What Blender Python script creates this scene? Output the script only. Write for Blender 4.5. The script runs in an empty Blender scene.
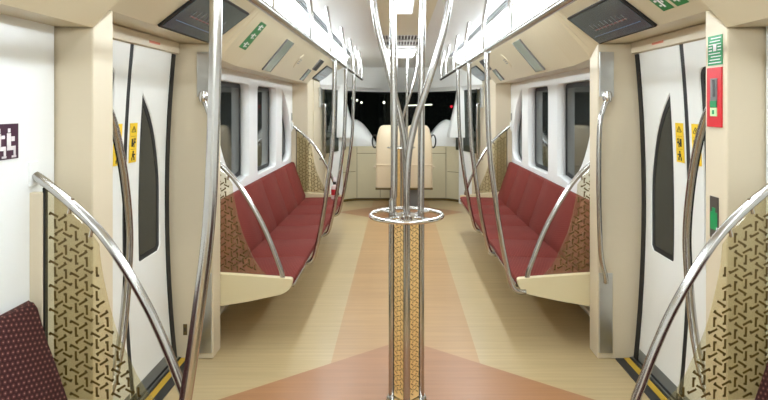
import bpy, bmesh, math, random
from mathutils import Vector, Matrix
random.seed(7)
PI = math.pi
C = bpy.context.scene.collection

# ------------------------------------------------------------------ materials
def lin(c):
    c /= 255.0
    return c / 12.92 if c <= 0.04045 else ((c + 0.055) / 1.055) ** 2.4
def rgb(r, g, b): return (lin(r), lin(g), lin(b), 1)

def new_mat(name):
    m = bpy.data.materials.new(name); m.use_nodes = True
    nt = m.node_tree
    return m, nt, nt.nodes['Principled BSDF'], nt.nodes['Material Output']

def plain(name, col, rough=0.5, metal=0.0, var=0.04, scale=6.0, spec=0.5, bump=0.0, bscale=80, stretch=(1, 1, 1)):
    m, nt, b, out = new_mat(name)
    tc = nt.nodes.new('ShaderNodeTexCoord')
    mp = nt.nodes.new('ShaderNodeMapping'); mp.inputs['Scale'].default_value = stretch
    nt.links.new(tc.outputs['Object'], mp.inputs['Vector'])
    n = nt.nodes.new('ShaderNodeTexNoise'); n.inputs['Scale'].default_value = scale; n.inputs['Detail'].default_value = 4
    nt.links.new(mp.outputs['Vector'], n.inputs['Vector'])
    mx = nt.nodes.new('ShaderNodeMix'); mx.data_type = 'RGBA'
    mx.inputs['A'].default_value = tuple(c * (1 - var) for c in col[:3]) + (1,)
    mx.inputs['B'].default_value = tuple(min(1, c * (1 + var)) for c in col[:3]) + (1,)
    nt.links.new(n.outputs['Fac'], mx.inputs['Factor'])
    nt.links.new(mx.outputs['Result'], b.inputs['Base Color'])
    b.inputs['Roughness'].default_value = rough; b.inputs['Metallic'].default_value = metal
    b.inputs['Specular IOR Level'].default_value = spec
    if bump:
        n2 = nt.nodes.new('ShaderNodeTexNoise'); n2.inputs['Scale'].default_value = bscale
        nt.links.new(mp.outputs['Vector'], n2.inputs['Vector'])
        bp = nt.nodes.new('ShaderNodeBump'); bp.inputs['Strength'].default_value = bump; bp.inputs['Distance'].default_value = 0.01
        nt.links.new(n2.outputs['Fac'], bp.inputs['Height']); nt.links.new(bp.outputs['Normal'], b.inputs['Normal'])
    return m

def emissive(name, col, strength):
    m, nt, b, out = new_mat(name)
    b.inputs['Base Color'].default_value = col
    b.inputs['Emission Color'].default_value = col
    b.inputs['Emission Strength'].default_value = strength
    return m

def math_node(nt, op, a, b=None, c=None):
    n = nt.nodes.new('ShaderNodeMath'); n.operation = op
    for i, v in enumerate((a, b, c)):
        if v is None: continue
        if isinstance(v, (int, float)): n.inputs[i].default_value = v
        else: nt.links.new(v, n.inputs[i])
    return n.outputs[0]

def glassy(name, tint, gloss_tint, rough=0.02, diff=None, dfac=0.0, ior=1.5):
    m, nt, b, out = new_mat(name); nt.nodes.remove(b)
    tr = nt.nodes.new('ShaderNodeBsdfTransparent'); tr.inputs['Color'].default_value = tint
    gl = nt.nodes.new('ShaderNodeBsdfGlossy'); gl.inputs['Color'].default_value = gloss_tint; gl.inputs['Roughness'].default_value = rough
    lw = nt.nodes.new('ShaderNodeLayerWeight'); lw.inputs['Blend'].default_value = 0.5
    f0 = ((ior - 1) / (ior + 1)) ** 2
    fac = math_node(nt, 'MULTIPLY_ADD', math_node(nt, 'POWER', lw.outputs['Facing'], 5.0), 1 - f0, f0)
    mx = nt.nodes.new('ShaderNodeMixShader')
    base = tr
    if diff:
        df = nt.nodes.new('ShaderNodeBsdfDiffuse'); df.inputs['Color'].default_value = diff
        m2 = nt.nodes.new('ShaderNodeMixShader'); m2.inputs[0].default_value = dfac
        nt.links.new(tr.outputs[0], m2.inputs[1]); nt.links.new(df.outputs[0], m2.inputs[2]); base = m2
    nt.links.new(fac, mx.inputs[0]); nt.links.new(base.outputs[0], mx.inputs[1]); nt.links.new(gl.outputs[0], mx.inputs[2])
    nt.links.new(mx.outputs[0], out.inputs['Surface'])
    return m

def floor_mat():
    m, nt, b, out = new_mat('vinyl_floor')
    tc = nt.nodes.new('ShaderNodeTexCoord')
    sp = nt.nodes.new('ShaderNodeSeparateXYZ'); nt.links.new(tc.outputs['Object'], sp.inputs[0])
    x, y = sp.outputs[0], sp.outputs[1]
    M = lambda op, a, b_=None, c=None: math_node(nt, op, a, b_, c)
    ax = M('ABSOLUTE', x)
    strip = M('LESS_THAN', ax, 0.40)
    def diamond(yc, k, r):
        d = M('ADD', M('MULTIPLY', ax, k), M('ABSOLUTE', M('SUBTRACT', y, yc)))
        return M('LESS_THAN', d, r)
    dia = M('MAXIMUM', diamond(2.5, 0.76, 0.78), diamond(7.22, 0.80, 0.66))
    # wood grain running across the car, planks 0.12 m wide
    mp = nt.nodes.new('ShaderNodeMapping'); mp.inputs['Scale'].default_value = (1.2, 26, 1)
    nt.links.new(tc.outputs['Object'], mp.inputs['Vector'])
    n = nt.nodes.new('ShaderNodeTexNoise'); n.inputs['Scale'].default_value = 1.6; n.inputs['Detail'].default_value = 5
    nt.links.new(mp.outputs[0], n.inputs['Vector'])
    n2 = nt.nodes.new('ShaderNodeTexWhiteNoise'); n2.noise_dimensions = '1D'
    nt.links.new(M('FLOOR', M('MULTIPLY', y, 8.3)), n2.inputs['W'])
    g = M('ADD', M('MULTIPLY', M('SUBTRACT', n.outputs['Fac'], 0.5), 0.40), M('MULTIPLY', M('SUBTRACT', n2.outputs['Value'], 0.5), 0.08))
    g = M('ADD', g, 1.0)
    def mix(f, A, B):
        k = nt.nodes.new('ShaderNodeMix'); k.data_type = 'RGBA'; nt.links.new(f, k.inputs['Factor'])
        for nm, v in (('A', A), ('B', B)):
            if isinstance(v, tuple): k.inputs[nm].default_value = v
            else: nt.links.new(v, k.inputs[nm])
        return k.outputs['Result']
    c = mix(strip, rgb(182, 160, 120), rgb(177, 141, 98))
    c = mix(dia, c, rgb(162, 116, 80))
    vm = nt.nodes.new('ShaderNodeVectorMath'); vm.operation = 'SCALE'
    nt.links.new(c, vm.inputs[0]); nt.links.new(g, vm.inputs['Scale'])
    nt.links.new(vm.outputs[0], b.inputs['Base Color'])
    b.inputs['Roughness'].default_value = 0.32; b.inputs['Specular IOR Level'].default_value = 0.4
    return m

def fabric(name, bg, dot, dot2, period=0.0175, thr=0.35):
    """hexagonal chain of small light marks woven in a red cloth"""
    m, nt, b, out = new_mat(name)
    tc = nt.nodes.new('ShaderNodeTexCoord')
    sp = nt.nodes.new('ShaderNodeSeparateXYZ'); nt.links.new(tc.outputs['Object'], sp.inputs[0])
    M = lambda op, a, b_=None, c=None: math_node(nt, op, a, b_, c)
    u = sp.outputs[1]
    v = M('ADD', sp.outputs[2], M('MULTIPLY', M('ABSOLUTE', sp.outputs[0]), 1.0))
    k = 2 * PI / period
    s = None
    for a in (10, 70, 130):
        p = M('COSINE', M('ADD', M('MULTIPLY', u, k * math.cos(math.radians(a))), M('MULTIPLY', v, k * math.sin(math.radians(a)))))
        s = p if s is None else M('ADD', s, p)
    ring = M('LESS_THAN', M('ABSOLUTE', M('SUBTRACT', s, 0.25)), thr)
    dotm = M('GREATER_THAN', s, 2.3)
    mx = nt.nodes.new('ShaderNodeMix'); mx.data_type = 'RGBA'; mx.inputs['A'].default_value = bg; mx.inputs['B'].default_value = dot
    nt.links.new(ring, mx.inputs['Factor'])
    mx2 = nt.nodes.new('ShaderNodeMix'); mx2.data_type = 'RGBA'; mx2.inputs['B'].default_value = dot2
    nt.links.new(mx.outputs['Result'], mx2.inputs['A']); nt.links.new(dotm, mx2.inputs['Factor'])
    nt.links.new(mx2.outputs['Result'], b.inputs['Base Color'])
    b.inputs['Roughness'].default_value = 0.8
    b.inputs['Specular IOR Level'].default_value = 0.2
    return m

M_ = {
 'white': plain('white_laminate', rgb(240, 241, 238), 0.28, var=0.015),
 'white2': plain('door_white', rgb(238, 238, 232), 0.25, var=0.015),
 'beige': plain('beige_laminate', rgb(214, 200, 173), 0.4, var=0.02),
 'cove': plain('cove_beige', rgb(206, 193, 162), 0.32, var=0.03, scale=2),
 'cream': plain('cream_plastic', rgb(222, 208, 168), 0.4, var=0.02),
 'ceiling': plain('ceiling_white', rgb(236, 236, 232), 0.3, var=0.02),
 'ceilmid': plain('ceiling_olive', rgb(232, 222, 190), 0.3, var=0.03),
 'steel': plain('brushed_steel', (0.50, 0.485, 0.465, 1), 0.2, metal=1.0, var=0.05, scale=12, stretch=(1, 1, .1)),
 'chrome': plain('polished_chrome', (0.72, 0.71, 0.69, 1), 0.12, metal=1.0, var=0.03),
 'alu': plain('dull_aluminium', (0.56, 0.56, 0.54, 1), 0.28, metal=1.0, var=0.08, scale=20),
 'black': plain('black_rubber', rgb(22, 21, 20), 0.55),
 'dark': plain('dark_recess', rgb(45, 44, 42), 0.6),
 'grey': plain('grey_metal', rgb(112, 114, 112), 0.45),
 'slat': plain('vent_grey', rgb(120, 120, 118), 0.4),
 'yellow': plain('yellow_strip', rgb(196, 158, 48), 0.5),
 'sticker': plain('yellow_sticker', rgb(240, 200, 30), 0.4, var=0.01),
 'brown': plain('pattern_brown', rgb(92, 72, 24), 0.45),
 'postbeige': plain('post_gold_panel', rgb(236, 198, 132), 0.35),
 'postbrown': plain('post_pattern_brown', rgb(104, 70, 30), 0.4),
 'purple': plain('sign_purple', rgb(64, 28, 52), 0.35),
 'signwhite': plain('sign_white', rgb(236, 230, 232), 0.4, var=0.01),
 'green': plain('sign_green', rgb(20, 140, 80), 0.35),
 'green2': plain('exit_green', rgb(30, 122, 62), 0.35, var=0.15, scale=60),
 'red': plain('alarm_red', rgb(205, 32, 42), 0.35),
 'redlabel': plain('bottle_label_red', rgb(196, 40, 50), 0.4),
 'screen': None, 'floor': floor_mat(),
 'seat': fabric('seat_cloth_red', rgb(116, 44, 36), rgb(70, 26, 24), rgb(156, 84, 68)),
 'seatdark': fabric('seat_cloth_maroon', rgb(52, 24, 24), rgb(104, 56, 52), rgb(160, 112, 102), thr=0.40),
 'consolebeige': plain('console_beige', rgb(214, 204, 172), 0.4),
 'chair': plain('chair_beige', rgb(216, 198, 168), 0.4),
 'pane': glassy('tinted_glass', (0.10, 0.10, 0.10, 1), (0.9, 0.92, 0.9, 1), 0.05, (0.035, 0.038, 0.034, 1), 0.85, ior=1.6),
 'wind': glassy('windscreen_glass', (0.55, 0.58, 0.55, 1), (0.8, 0.85, 0.8, 1), 0.02, (0.012, 0.014, 0.012, 1), 0.3, ior=1.25),
 'plate': plain('grey_notice', rgb(146, 156, 142), 0.2, var=0.15, scale=5),
 'screenglass': glassy('amber_screen', (0.955, 0.93, 0.83, 1), (1, 1, 1, 1), 0.05, (0.50, 0.44, 0.24, 1), 0.13, ior=1.25),
 'bottle': plain('bottle_white', rgb(225, 205, 200), 0.3),
 'light': emissive('lamp_diffuser', (0.84, 0.93, 1.0, 1), 22.0),
 'spot': emissive('ceiling_lamp_diffuser', (0.9, 0.95, 1.0, 1), 1.8),
 'cablamp': emissive('cab_lamp_diffuser', (0.9, 0.97, 1.0, 1), 13.0),
 'lampw': emissive('depot_lamp_white', (1.0, 0.95, 0.8, 1), 20.0),
 'lampr': emissive('signal_lamp_red', (1.0, 0.03, 0.06, 1), 7.0),
 'depot': plain('depot_concrete', rgb(70, 76, 58), 0.9, var=0.4, scale=2),
 'glowline': emissive('screen_line_red', rgb(120, 76, 68), 0.35),
 'glowblue': emissive('screen_line_blue', rgb(84, 100, 122), 0.35),
}
def screen_mat():
    m, nt, b, out = new_mat('display_screen')
    tc = nt.nodes.new('ShaderNodeTexCoord'); n = nt.nodes.new('ShaderNodeTexNoise'); n.inputs['Scale'].default_value = 5
    nt.links.new(tc.outputs['Object'], n.inputs['Vector'])
    cr = nt.nodes.new('ShaderNodeValToRGB')
    cr.color_ramp.elements[0].color = rgb(44, 56, 62); cr.color_ramp.elements[1].color = rgb(66, 80, 82)
    nt.links.new(n.outputs['Fac'], cr.inputs[0])
    nt.links.new(cr.outputs[0], b.inputs['Base Color']); nt.links.new(cr.outputs[0], b.inputs['Emission Color'])
    b.inputs['Emission Strength'].default_value = 0.35; b.inputs['Roughness'].default_value = 0.18
    return m
M_['screen'] = screen_mat()

# ------------------------------------------------------------------ mesh builder
def root_loc(o):
    v = Vector((0, 0, 0))
    while o is not None: v += o.location; o = o.parent
    return v

class MB:
    def __init__(s): s.bm = bmesh.new(); s.mi = 0
    def _faces(s, fs):
        for f in fs: f.material_index = s.mi
        return fs
    def box(s, p0, p1, bevel=0.0):
        x0, y0, z0 = [min(a, b) for a, b in zip(p0, p1)]; x1, y1, z1 = [max(a, b) for a, b in zip(p0, p1)]
        vs = [s.bm.verts.new(c) for c in ((x0,y0,z0),(x1,y0,z0),(x1,y1,z0),(x0,y1,z0),(x0,y0,z1),(x1,y0,z1),(x1,y1,z1),(x0,y1,z1))]
        fs = [s.bm.faces.new([vs[i] for i in q]) for q in ((0,3,2,1),(4,5,6,7),(0,1,5,4),(1,2,6,5),(2,3,7,6),(3,0,4,7))]
        s._faces(fs)
        if bevel:
            es = list({e for f in fs for e in f.edges})
            r = bmesh.ops.bevel(s.bm, geom=es, offset=bevel, segments=2, affect='EDGES', profile=0.5)
            s._faces(r['faces'])
        return s
    def quad(s, pts):
        s._faces([s.bm.faces.new([s.bm.verts.new(p) for p in pts])]); return s
    def loft(s, rings, caps=True, closed=True):
        """rings: list of lists of points, same length"""
        R = [[s.bm.verts.new(p) for p in r] for r in rings]
        n = len(R[0]); fs = []
        for a, b in zip(R, R[1:]):
            for i in range(n if closed else n - 1):
                j = (i + 1) % n
                fs.append(s.bm.faces.new((a[i], a[j], b[j], b[i])))
        if caps and closed:
            fs.append(s.bm.faces.new(list(reversed(R[0])))); fs.append(s.bm.faces.new(R[-1]))
        s._faces(fs); return s
    def prism(s, poly, axis, a0, a1, bevel=0.0):
        """poly of 2D points; axis 'x': (u,v)->(.,u,v); 'y': (u,v)->(u,.,v); 'z': (u,v,.)"""
        f = {'x': lambda u, v, a: (a, u, v), 'y': lambda u, v, a: (u, a, v), 'z': lambda u, v, a: (u, v, a)}[axis]
        n0 = len(s.bm.faces)
        s.loft([[f(u, v, a0) for u, v in poly], [f(u, v, a1) for u, v in poly]])
        if bevel:
            s.bm.faces.ensure_lookup_table()
            es = list({e for fa in s.bm.faces[n0:] for e in fa.edges})
            r = bmesh.ops.bevel(s.bm, geom=es, offset=bevel, segments=2, affect='EDGES', profile=0.5)
            s._faces(r['faces'])
        return s
    def tube(s, pts, r, seg=12, closed=False, sub=0, rz=None):
        P = [Vector(p) for p in pts]
        if sub: P = smooth(P, sub, closed)
        n = len(P); rings = []
        up = None
        for i, p in enumerate(P):
            if closed: t = (P[(i + 1) % n] - P[i - 1]).normalized()
            elif i == 0: t = (P[1] - P[0]).normalized()
            elif i == n - 1: t = (P[-1] - P[-2]).normalized()
            else: t = ((P[i + 1] - p).normalized() + (p - P[i - 1]).normalized()).normalized()
            if up is None:
                up = Vector((0, 1, 0)) if abs(t.y) < 0.9 else Vector((1, 0, 0))
            a = (up - t * up.dot(t)).normalized(); up = a; b = t.cross(a)
            rings.append([p + (a * math.cos(2 * PI * k / seg) + b * math.sin(2 * PI * k / seg)) * r for k in range(seg)])
        if closed: rings.append(rings[0]); s.loft(rings, caps=False)
        else: s.loft(rings)
        return s
    def lathe(s, prof, c, seg=20):
        rings = [[(c[0] + r * math.cos(2 * PI * k / seg), c[1] + r * math.sin(2 * PI * k / seg), c[2] + z) for k in range(seg)] for r, z in prof]
        return s.loft(rings)
    def build(s, name, mat, parent=None, smooth_=False, ang=35):
        bmesh.ops.remove_doubles(s.bm, verts=s.bm.verts, dist=1e-5)
        bmesh.ops.recalc_face_normals(s.bm, faces=s.bm.faces)
        me = bpy.data.meshes.new(name)
        if parent is not None: off = root_loc(parent)
        else:
            vs = s.bm.verts
            xs = [v.co.x for v in vs]; ys = [v.co.y for v in vs]; zs = [v.co.z for v in vs]
            off = Vector(((min(xs) + max(xs)) / 2, (min(ys) + max(ys)) / 2, min(zs)))
            if name == 'floor': off = Vector((0, 0, 0))
        bmesh.ops.translate(s.bm, verts=s.bm.verts, vec=-off)
        s.bm.to_mesh(me); s.bm.free()
        for m in (mat if isinstance(mat, (list, tuple)) else [mat]): me.materials.append(m)
        o = bpy.data.objects.new(name, me); C.objects.link(o)
        if parent is not None: o.parent = parent
        else: o.location = off
        if smooth_:
            me.shade_smooth()
            me.set_sharp_from_angle(angle=math.radians(ang))
        return o

def smooth(P, sub, closed=False):
    out = []; n = len(P)
    rng = range(n if closed else n - 1)
    for i in rng:
        if closed: p0, p1, p2, p3 = P[i - 1], P[i], P[(i + 1) % n], P[(i + 2) % n]
        else: p0, p1, p2, p3 = P[max(i - 1, 0)], P[i], P[i + 1], P[min(i + 2, n - 1)]
        for k in range(sub):
            t = k / sub
            out.append(0.5 * ((2 * p1) + (p2 - p0) * t + (2 * p0 - 5 * p1 + 4 * p2 - p3) * t * t + (3 * p1 - p0 - 3 * p2 + p3) * t ** 3))
    if not closed: out.append(P[-1])
    return out

def thing(name, label, cat, loc, group=None):
    o = bpy.data.objects.new(name, None); C.objects.link(o); o.location = loc; o.empty_display_size = 0.1
    o['label'] = label; o['category'] = cat
    if group: o['group'] = group
    return o
def tag(o, label, cat, group=None):
    o['label'] = label; o['category'] = cat
    if group: o['group'] = group
    return o
def struct(o): o['kind'] = 'structure'; return o

def offset_poly(poly, d):
    """inset a counter-clockwise or clockwise polygon by d (positive = inwards)"""
    A = sum(poly[i][0] * poly[(i + 1) % len(poly)][1] - poly[(i + 1) % len(poly)][0] * poly[i][1] for i in range(len(poly)))
    sg = 1 if A > 0 else -1
    out = []; n = len(poly)
    for i in range(n):
        p0, p1, p2 = Vector(poly[i - 1]), Vector(poly[i]), Vector(poly[(i + 1) % n])
        e1 = (p1 - p0).normalized(); e2 = (p2 - p1).normalized()
        n1 = Vector((-e1.y, e1.x)) * sg; n2 = Vector((-e2.y, e2.x)) * sg
        b = (n1 + n2)
        if b.length < 1e-6: b = n1
        b.normalize(); c = max(0.45, b.dot(n1))
        out.append(tuple(p1 + b * d / c))
    return out

def flat_shape(outline, holes, half):
    """2D polygons with holes -> bmesh in (u,v,w) space, via a filled 2D curve"""
    cu = bpy.data.curves.new('tmp', 'CURVE'); cu.dimensions = '2D'; cu.fill_mode = 'BOTH'; cu.extrude = half
    for poly in [outline] + holes:
        sp = cu.splines.new('POLY'); sp.points.add(len(poly) - 1)
        for i, (u, v) in enumerate(poly): sp.points[i].co = (u, v, 0, 1)
        sp.use_cyclic_u = True
    o = bpy.data.objects.new('tmp', cu); C.objects.link(o)
    dg = bpy.context.evaluated_depsgraph_get(); dg.update()
    me = bpy.data.meshes.new_from_object(o.evaluated_get(dg))
    bm = bmesh.new(); bm.from_mesh(me)
    bpy.data.objects.remove(o); bpy.data.curves.remove(cu); bpy.data.meshes.remove(me)
    return bm

def side_panel(name, outline, holes, x0, thick, side, mat, parent=None, warp=None, slices=()):
    bm = flat_shape(outline, holes, thick / 2)
    for v in slices:
        bmesh.ops.bisect_plane(bm, geom=bm.verts[:] + bm.edges[:] + bm.faces[:], plane_co=(0, v, 0), plane_no=(0, 1, 0))
    for vt in bm.verts:
        u, v, w = vt.co
        x = x0 + w + thick / 2 + (warp(v) if warp else 0)
        vt.co = (side * x, u, v)
    mb = MB(); mb.bm.free(); mb.bm = bm
    return mb.build(name, mat, parent)

def in_poly(p, poly):
    x, y = p; r = False; n = len(poly)
    for i in range(n):
        x1, y1 = poly[i]; x2, y2 = poly[(i + 1) % n]
        if (y1 > y) != (y2 > y) and x < (x2 - x1) * (y - y1) / (y2 - y1) + x1: r = not r
    return r

def pattern_bars(poly, a, L=0.41, w=0.092):
    """hexagram lattice: six short hooked bars round every point of a triangular lattice"""
    us = [p[0] for p in poly]; vs = [p[1] for p in poly]
    out = []
    du = a * 0.866
    i = int(min(us) / du) - 1
    while i * du < max(us) + du:
        j = int(min(vs) / a) - 1
        while j * a < max(vs) + a:
            cu, cv = i * du, j * a + (a / 2 if i % 2 else 0)
            for k in range(6):
                ang = math.radians(5 + 60 * k); ot = math.radians(5 + 60 * k - 37)
                d = Vector((math.cos(ang), math.sin(ang))); t2 = Vector((math.cos(ot), math.sin(ot)))
                c = Vector((cu, cv)) + d * a * 0.36
                p0 = c - t2 * a * L / 2; p1 = c + t2 * a * L / 2; nn = Vector((-t2.y, t2.x)) * a * w / 2
                if all(in_poly(q, poly) for q in (p0, p1, c)):
                    out.append([p0 - nn, p1 - nn, p1 + nn, p0 + nn])
                    hk = nn.normalized() * a * 0.095; tt = t2 * a * w
                    if in_poly(p0 + hk, poly): out.append([p0, p0 + tt, p0 + hk + tt, p0 + hk])
            j += 1
        i += 1
    return out

# ------------------------------------------------------------------ dimensions
HW_B = 1.22          # bench wall plane
HW_D = 1.25          # door plane at head and sill
ZC = 2.02
HW_N = 1.175         # wall beside the near benches
Y0, Y1 = -2.5, 7.85
def doorwarp(z):     # the body side bulges at waist height
    t = (z - 0.87) / 0.87
    return 0.045 * (1 - t * t)

# ------------------------------------------------------------------ floor and ceiling
b = MB(); b.box((-1.5, Y0, -0.04), (1.5, 8.95, 0.0)); fl = struct(b.build('floor', M_['floor']))

b = MB()
b.box((-0.61, Y0, ZC), (-0.20, 7.3, ZC + 0.03)); b.box((0.20, Y0, ZC), (0.61, 7.3, ZC + 0.03))
b.box((-0.20, 5.95, ZC), (0.20, 7.3, ZC + 0.03))
for s in (-1, 1):
    b.prism([(s*0.665, ZC), (s*0.70, ZC), (s*0.70, ZC + .03), (s*0.665, ZC + .03)], 'y', Y0, 7.3)
b.prism([(7.3, ZC), (8.42, 1.962), (8.42, 1.992), (7.3, ZC + .03)], 'x', -0.95, 0.95)
b.box((-1.3, Y0, 2.10), (1.3, 8.9, 2.13))
struct(b.build('ceiling', M_['ceiling']))
b = MB(); b.box((-0.199, Y0, ZC - 0.004), (0.199, 4.98, ZC + .026))
struct(b.build('trim_1', M_['ceilmid']))

# cove stations: (Y, Xb, Zb)
COVE = [(Y0, 1.05, 1.64), (1.84, 1.05, 1.64), (1.97, 1.07, 1.722), (3.03, 1.07, 1.722), (3.16, 1.06, 1.65), (3.45, 1.05, 1.63), (6.2, 1.05, 1.63), (6.5, 1.07, 1.70), (7.85, 1.07, 1.70)]
def _sub(C0):
    out = []
    for p, q in zip(C0, C0[1:]):
        n = max(1, int((q[0] - p[0]) / 0.04)) if p[1:] != q[1:] else 1
        out += [tuple(p[i] + (q[i] - p[i]) * k / n for i in range(3)) for k in range(n)]
    return out + [C0[-1]]
COVE = _sub(COVE)
XT, ZT = 0.80, 1.93
def cove_bottom(y):
    for (a, xa, za), (b_, xb, zb) in zip(COVE, COVE[1:]):
        if a <= y <= b_:
            t = (y - a) / (b_ - a); return xa + (xb - xa) * t, za + (zb - za) * t
    return COVE[-1][1:]
def cove_pt(side, y, t, off=0.0):
    xb, zb = cove_bottom(y)
    dx, dz = XT - xb, ZT - zb; L = math.hypot(dx, dz)
    # surface normal towards the aisle and down
    nx, nz = -dz / L, dx / L
    return Vector((side * (xb + dx * t + nx * off), y, zb + dz * t + nz * off))
for s, nm in ((-1, 'trim_2'), (1, 'trim_3')):
    b = MB(); rings = []
    for (y, xb, zb) in COVE:
        rings.append([(s * XT, y, ZT), (s * xb, y, zb), (s * 1.34, y, zb + 0.008), (s * 1.34, y, zb + 0.05), (s * (xb + 0.02), y, zb + 0.04), (s * (XT + 0.03), y, ZT + 0.03)])
    b.loft(rings)
    struct(b.build(nm, M_['cove']))

# ------------------------------------------------------------------ side walls
def arc(cx, cy, rx, ry, a0, a1, n=8):
    return [(cx + rx * math.cos(math.radians(a0 + (a1 - a0) * i / n)), cy + ry * math.sin(math.radians(a0 + (a1 - a0) * i / n))) for i in range(n + 1)]
def rounded(poly, r, n=4):
    out = []; N = len(poly)
    for i in range(N):
        p0, p1, p2 = Vector(poly[i - 1]), Vector(poly[i]), Vector(poly[(i + 1) % N])
        a = (p0 - p1); c = (p2 - p1); k = min(r, a.length * .45, c.length * .45)
        q0 = p1 + a.normalized() * k; q1 = p1 + c.normalized() * k
        for j in range(n + 1):
            t = j / n; out.append(tuple((1 - t) ** 2 * q0 + 2 * t * (1 - t) * p1 + t * t * q1))
    return out
def curve2(pts, n=5):
    return [tuple(p) for p in smooth([Vector(p) for p in pts], n)]

W1 = rounded([(4.40, 0.80), (4.40, 1.555), (3.62, 1.555)], 0.05)[:-5] + curve2([(3.66, 1.555), (3.61, 1.47), (3.63, 1.22), (3.80, 0.98), (4.06, 0.80)], 4)
W2 = rounded([(4.66, 0.80), (5.38, 0.80), (5.38, 1.555), (4.66, 1.555)], 0.06)
W3 = [(5.64, 0.80), (5.98, 0.80)] + curve2([(6.10, 0.86), (6.12, 1.05), (6.02, 1.25), (5.85, 1.44), (5.645, 1.56)], 4)
wn = 1
def pane_in(hole, x0, side, nm_parent, warp=None, slices=(), seal=0.035):
    side_panel('seal', hole, [offset_poly(hole, seal)], x0 - 0.002, 0.012, side, M_['black'], nm_parent, warp, slices)
    side_panel('pane', offset_poly(hole, seal - 0.004), [], x0, 0.006, side, M_['pane'], nm_parent, warp, slices)

for s, nm in ((-1, 'wall_left'), (1, 'wall_right')):
    bw = side_panel(nm, [(3.165, 0.0), (6.2, 0.0), (6.2, 1.628), (3.165, 1.648)], [W1, W2, W3], HW_B, 0.09, s, M_['white'])
    struct(bw)
    for W in (W1, W2, W3):
        e = bpy.data.objects.new('window_%d' % wn, None); wn += 1; C.objects.link(e)
        ys = [p[0] for p in W]; e.location = (s * (HW_B + .07), sum(ys) / len(ys), 0.8); struct(e)
        pane_in(W, HW_B + 0.070, s, e)
    # plain wall beside the near bench, aisle side of the camera
    b = MB(); b.box((s * HW_N, Y0, 0), (s * (HW_N + 0.13), 1.832, 1.645))
    struct(b.build('wall_near_left' if s < 0 else 'wall_near_right', M_['white']))
    # beige wall between the far bench and the cab
    b = MB(); b.box((s * 1.05, 6.2, 0), (s * 1.3, 6.58, 1.69)); b.box((s * 1.075, 6.58, 0), (s * 1.3, 6.64, 1.69)); b.box((s * 1.05, 6.64, 0), (s * 1.3, 7.62, 1.69))
    struct(b.build('wall_far_left' if s < 0 else 'wall_far_right', M_['beige']))
b = MB(); b.box((-1.3, Y0 - 0.05, 0), (1.3, Y0, 2.1)); struct(b.build('wall_back', M_['white']))

# door pillars, head panels
tn = 4
for s in (-1, 1):
    for (ya, yb) in ((1.84, 1.97), (3.03, 3.16)):
        far = ya > 2.5
        za, zb = (1.638, 1.72) if not far else (1.72, 1.648)
        b = MB(); b.prism([(ya, 0), (yb, 0), (yb, zb), (ya, za)], 'x', s * 1.05, s * 1.335, bevel=0.006)
        struct(b.build('trim_%d' % tn, M_['beige'])); tn += 1
    b = MB()  # vertical head panel above the leaves
    b.box((s * 1.232, 1.972, 1.665), (s * 1.30, 3.028, 1.724), 0.003)
    struct(b.build('trim_%d' % tn, M_['beige'])); tn += 1
    b = MB()  # dark rubber at the pillar side of each leaf
    for y in (1.972, 2.986):
        prof = [(z, HW_D - 0.006 + doorwarp(z)) for z in [i * 1.66 / 12 for i in range(13)]]
        rings = [[(s * x, y, z), (s * x, y + (.014 if y < 2.5 else .042), z), (s * (x + .05), y + (.014 if y < 2.5 else .042), z), (s * (x + .05), y, z)] for z, x in prof]
        b.loft(rings)
    struct(b.build('trim_%d' % tn, M_['black'])); tn += 1
    # sill
    b = MB()
    b.mi = 0; b.box((s * 1.145, 1.975, 0.0), (s * 1.19, 3.025, 0.006))
    b.mi = 1; b.box((s * 1.19, 1.975, 0.0), (s * 1.222, 3.025, 0.008))
    b.mi = 0; b.box((s * 1.222, 1.975, 0.0), (s * 1.29, 3.025, 0.012))
    b.mi = 2; b.box((s * 1.232, 1.975, 0.012), (s * 1.238, 3.025, 0.018))
    struct(b.build('trim_%d' % tn, [M_['dark'], M_['yellow'], M_['alu']])); tn += 1

# door leaves
FARWIN = [(2.68, 0.635), (2.695, 0.622), (2.90, 0.625), (2.925, 0.65)] + curve2([(2.93, 0.80), (2.925, 1.0), (2.87, 1.20), (2.79, 1.34), (2.685, 1.45)], 4)
NEARWIN = rounded([(2.05, 0.64), (2.42, 0.64), (2.42, 1.55), (2.05, 1.55)], 0.05)
zs = [0.05 + 1.61 * i / 14 for i in range(1, 14)]
dn = 1
for s in (-1, 1):
    for (ya, yb, hole) in ((1.988, 2.527, NEARWIN), (2.567, 2.99, FARWIN)):
        leaf = side_panel('door_%d' % dn, [(ya, 0.05), (yb, 0.05), (yb, 1.664), (ya, 1.664)], [hole], HW_D, 0.035, s, M_['white2'], None, doorwarp, zs)
        struct(leaf); dn += 1
        pane_in(hole, HW_D + 0.010, s, leaf, doorwarp, zs, 0.026)
        YW = 0.021; y_e = yb - 0.001 if ya < 2.3 else ya - 0.020
        side_panel('edge_seal', [(y_e, 0.05), (y_e + YW, 0.05), (y_e + YW, 1.664), (y_e, 1.664)], [], HW_D + 0.004, 0.03, s, M_['black'], leaf, doorwarp, zs)
        side_panel('kick_rail', [(ya + .01, 0.02), (yb - .01, 0.02), (yb - .01, 0.075), (ya + .01, 0.075)], [], HW_D - 0.002, 0.006, s, M_['grey'], leaf, doorwarp)

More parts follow.
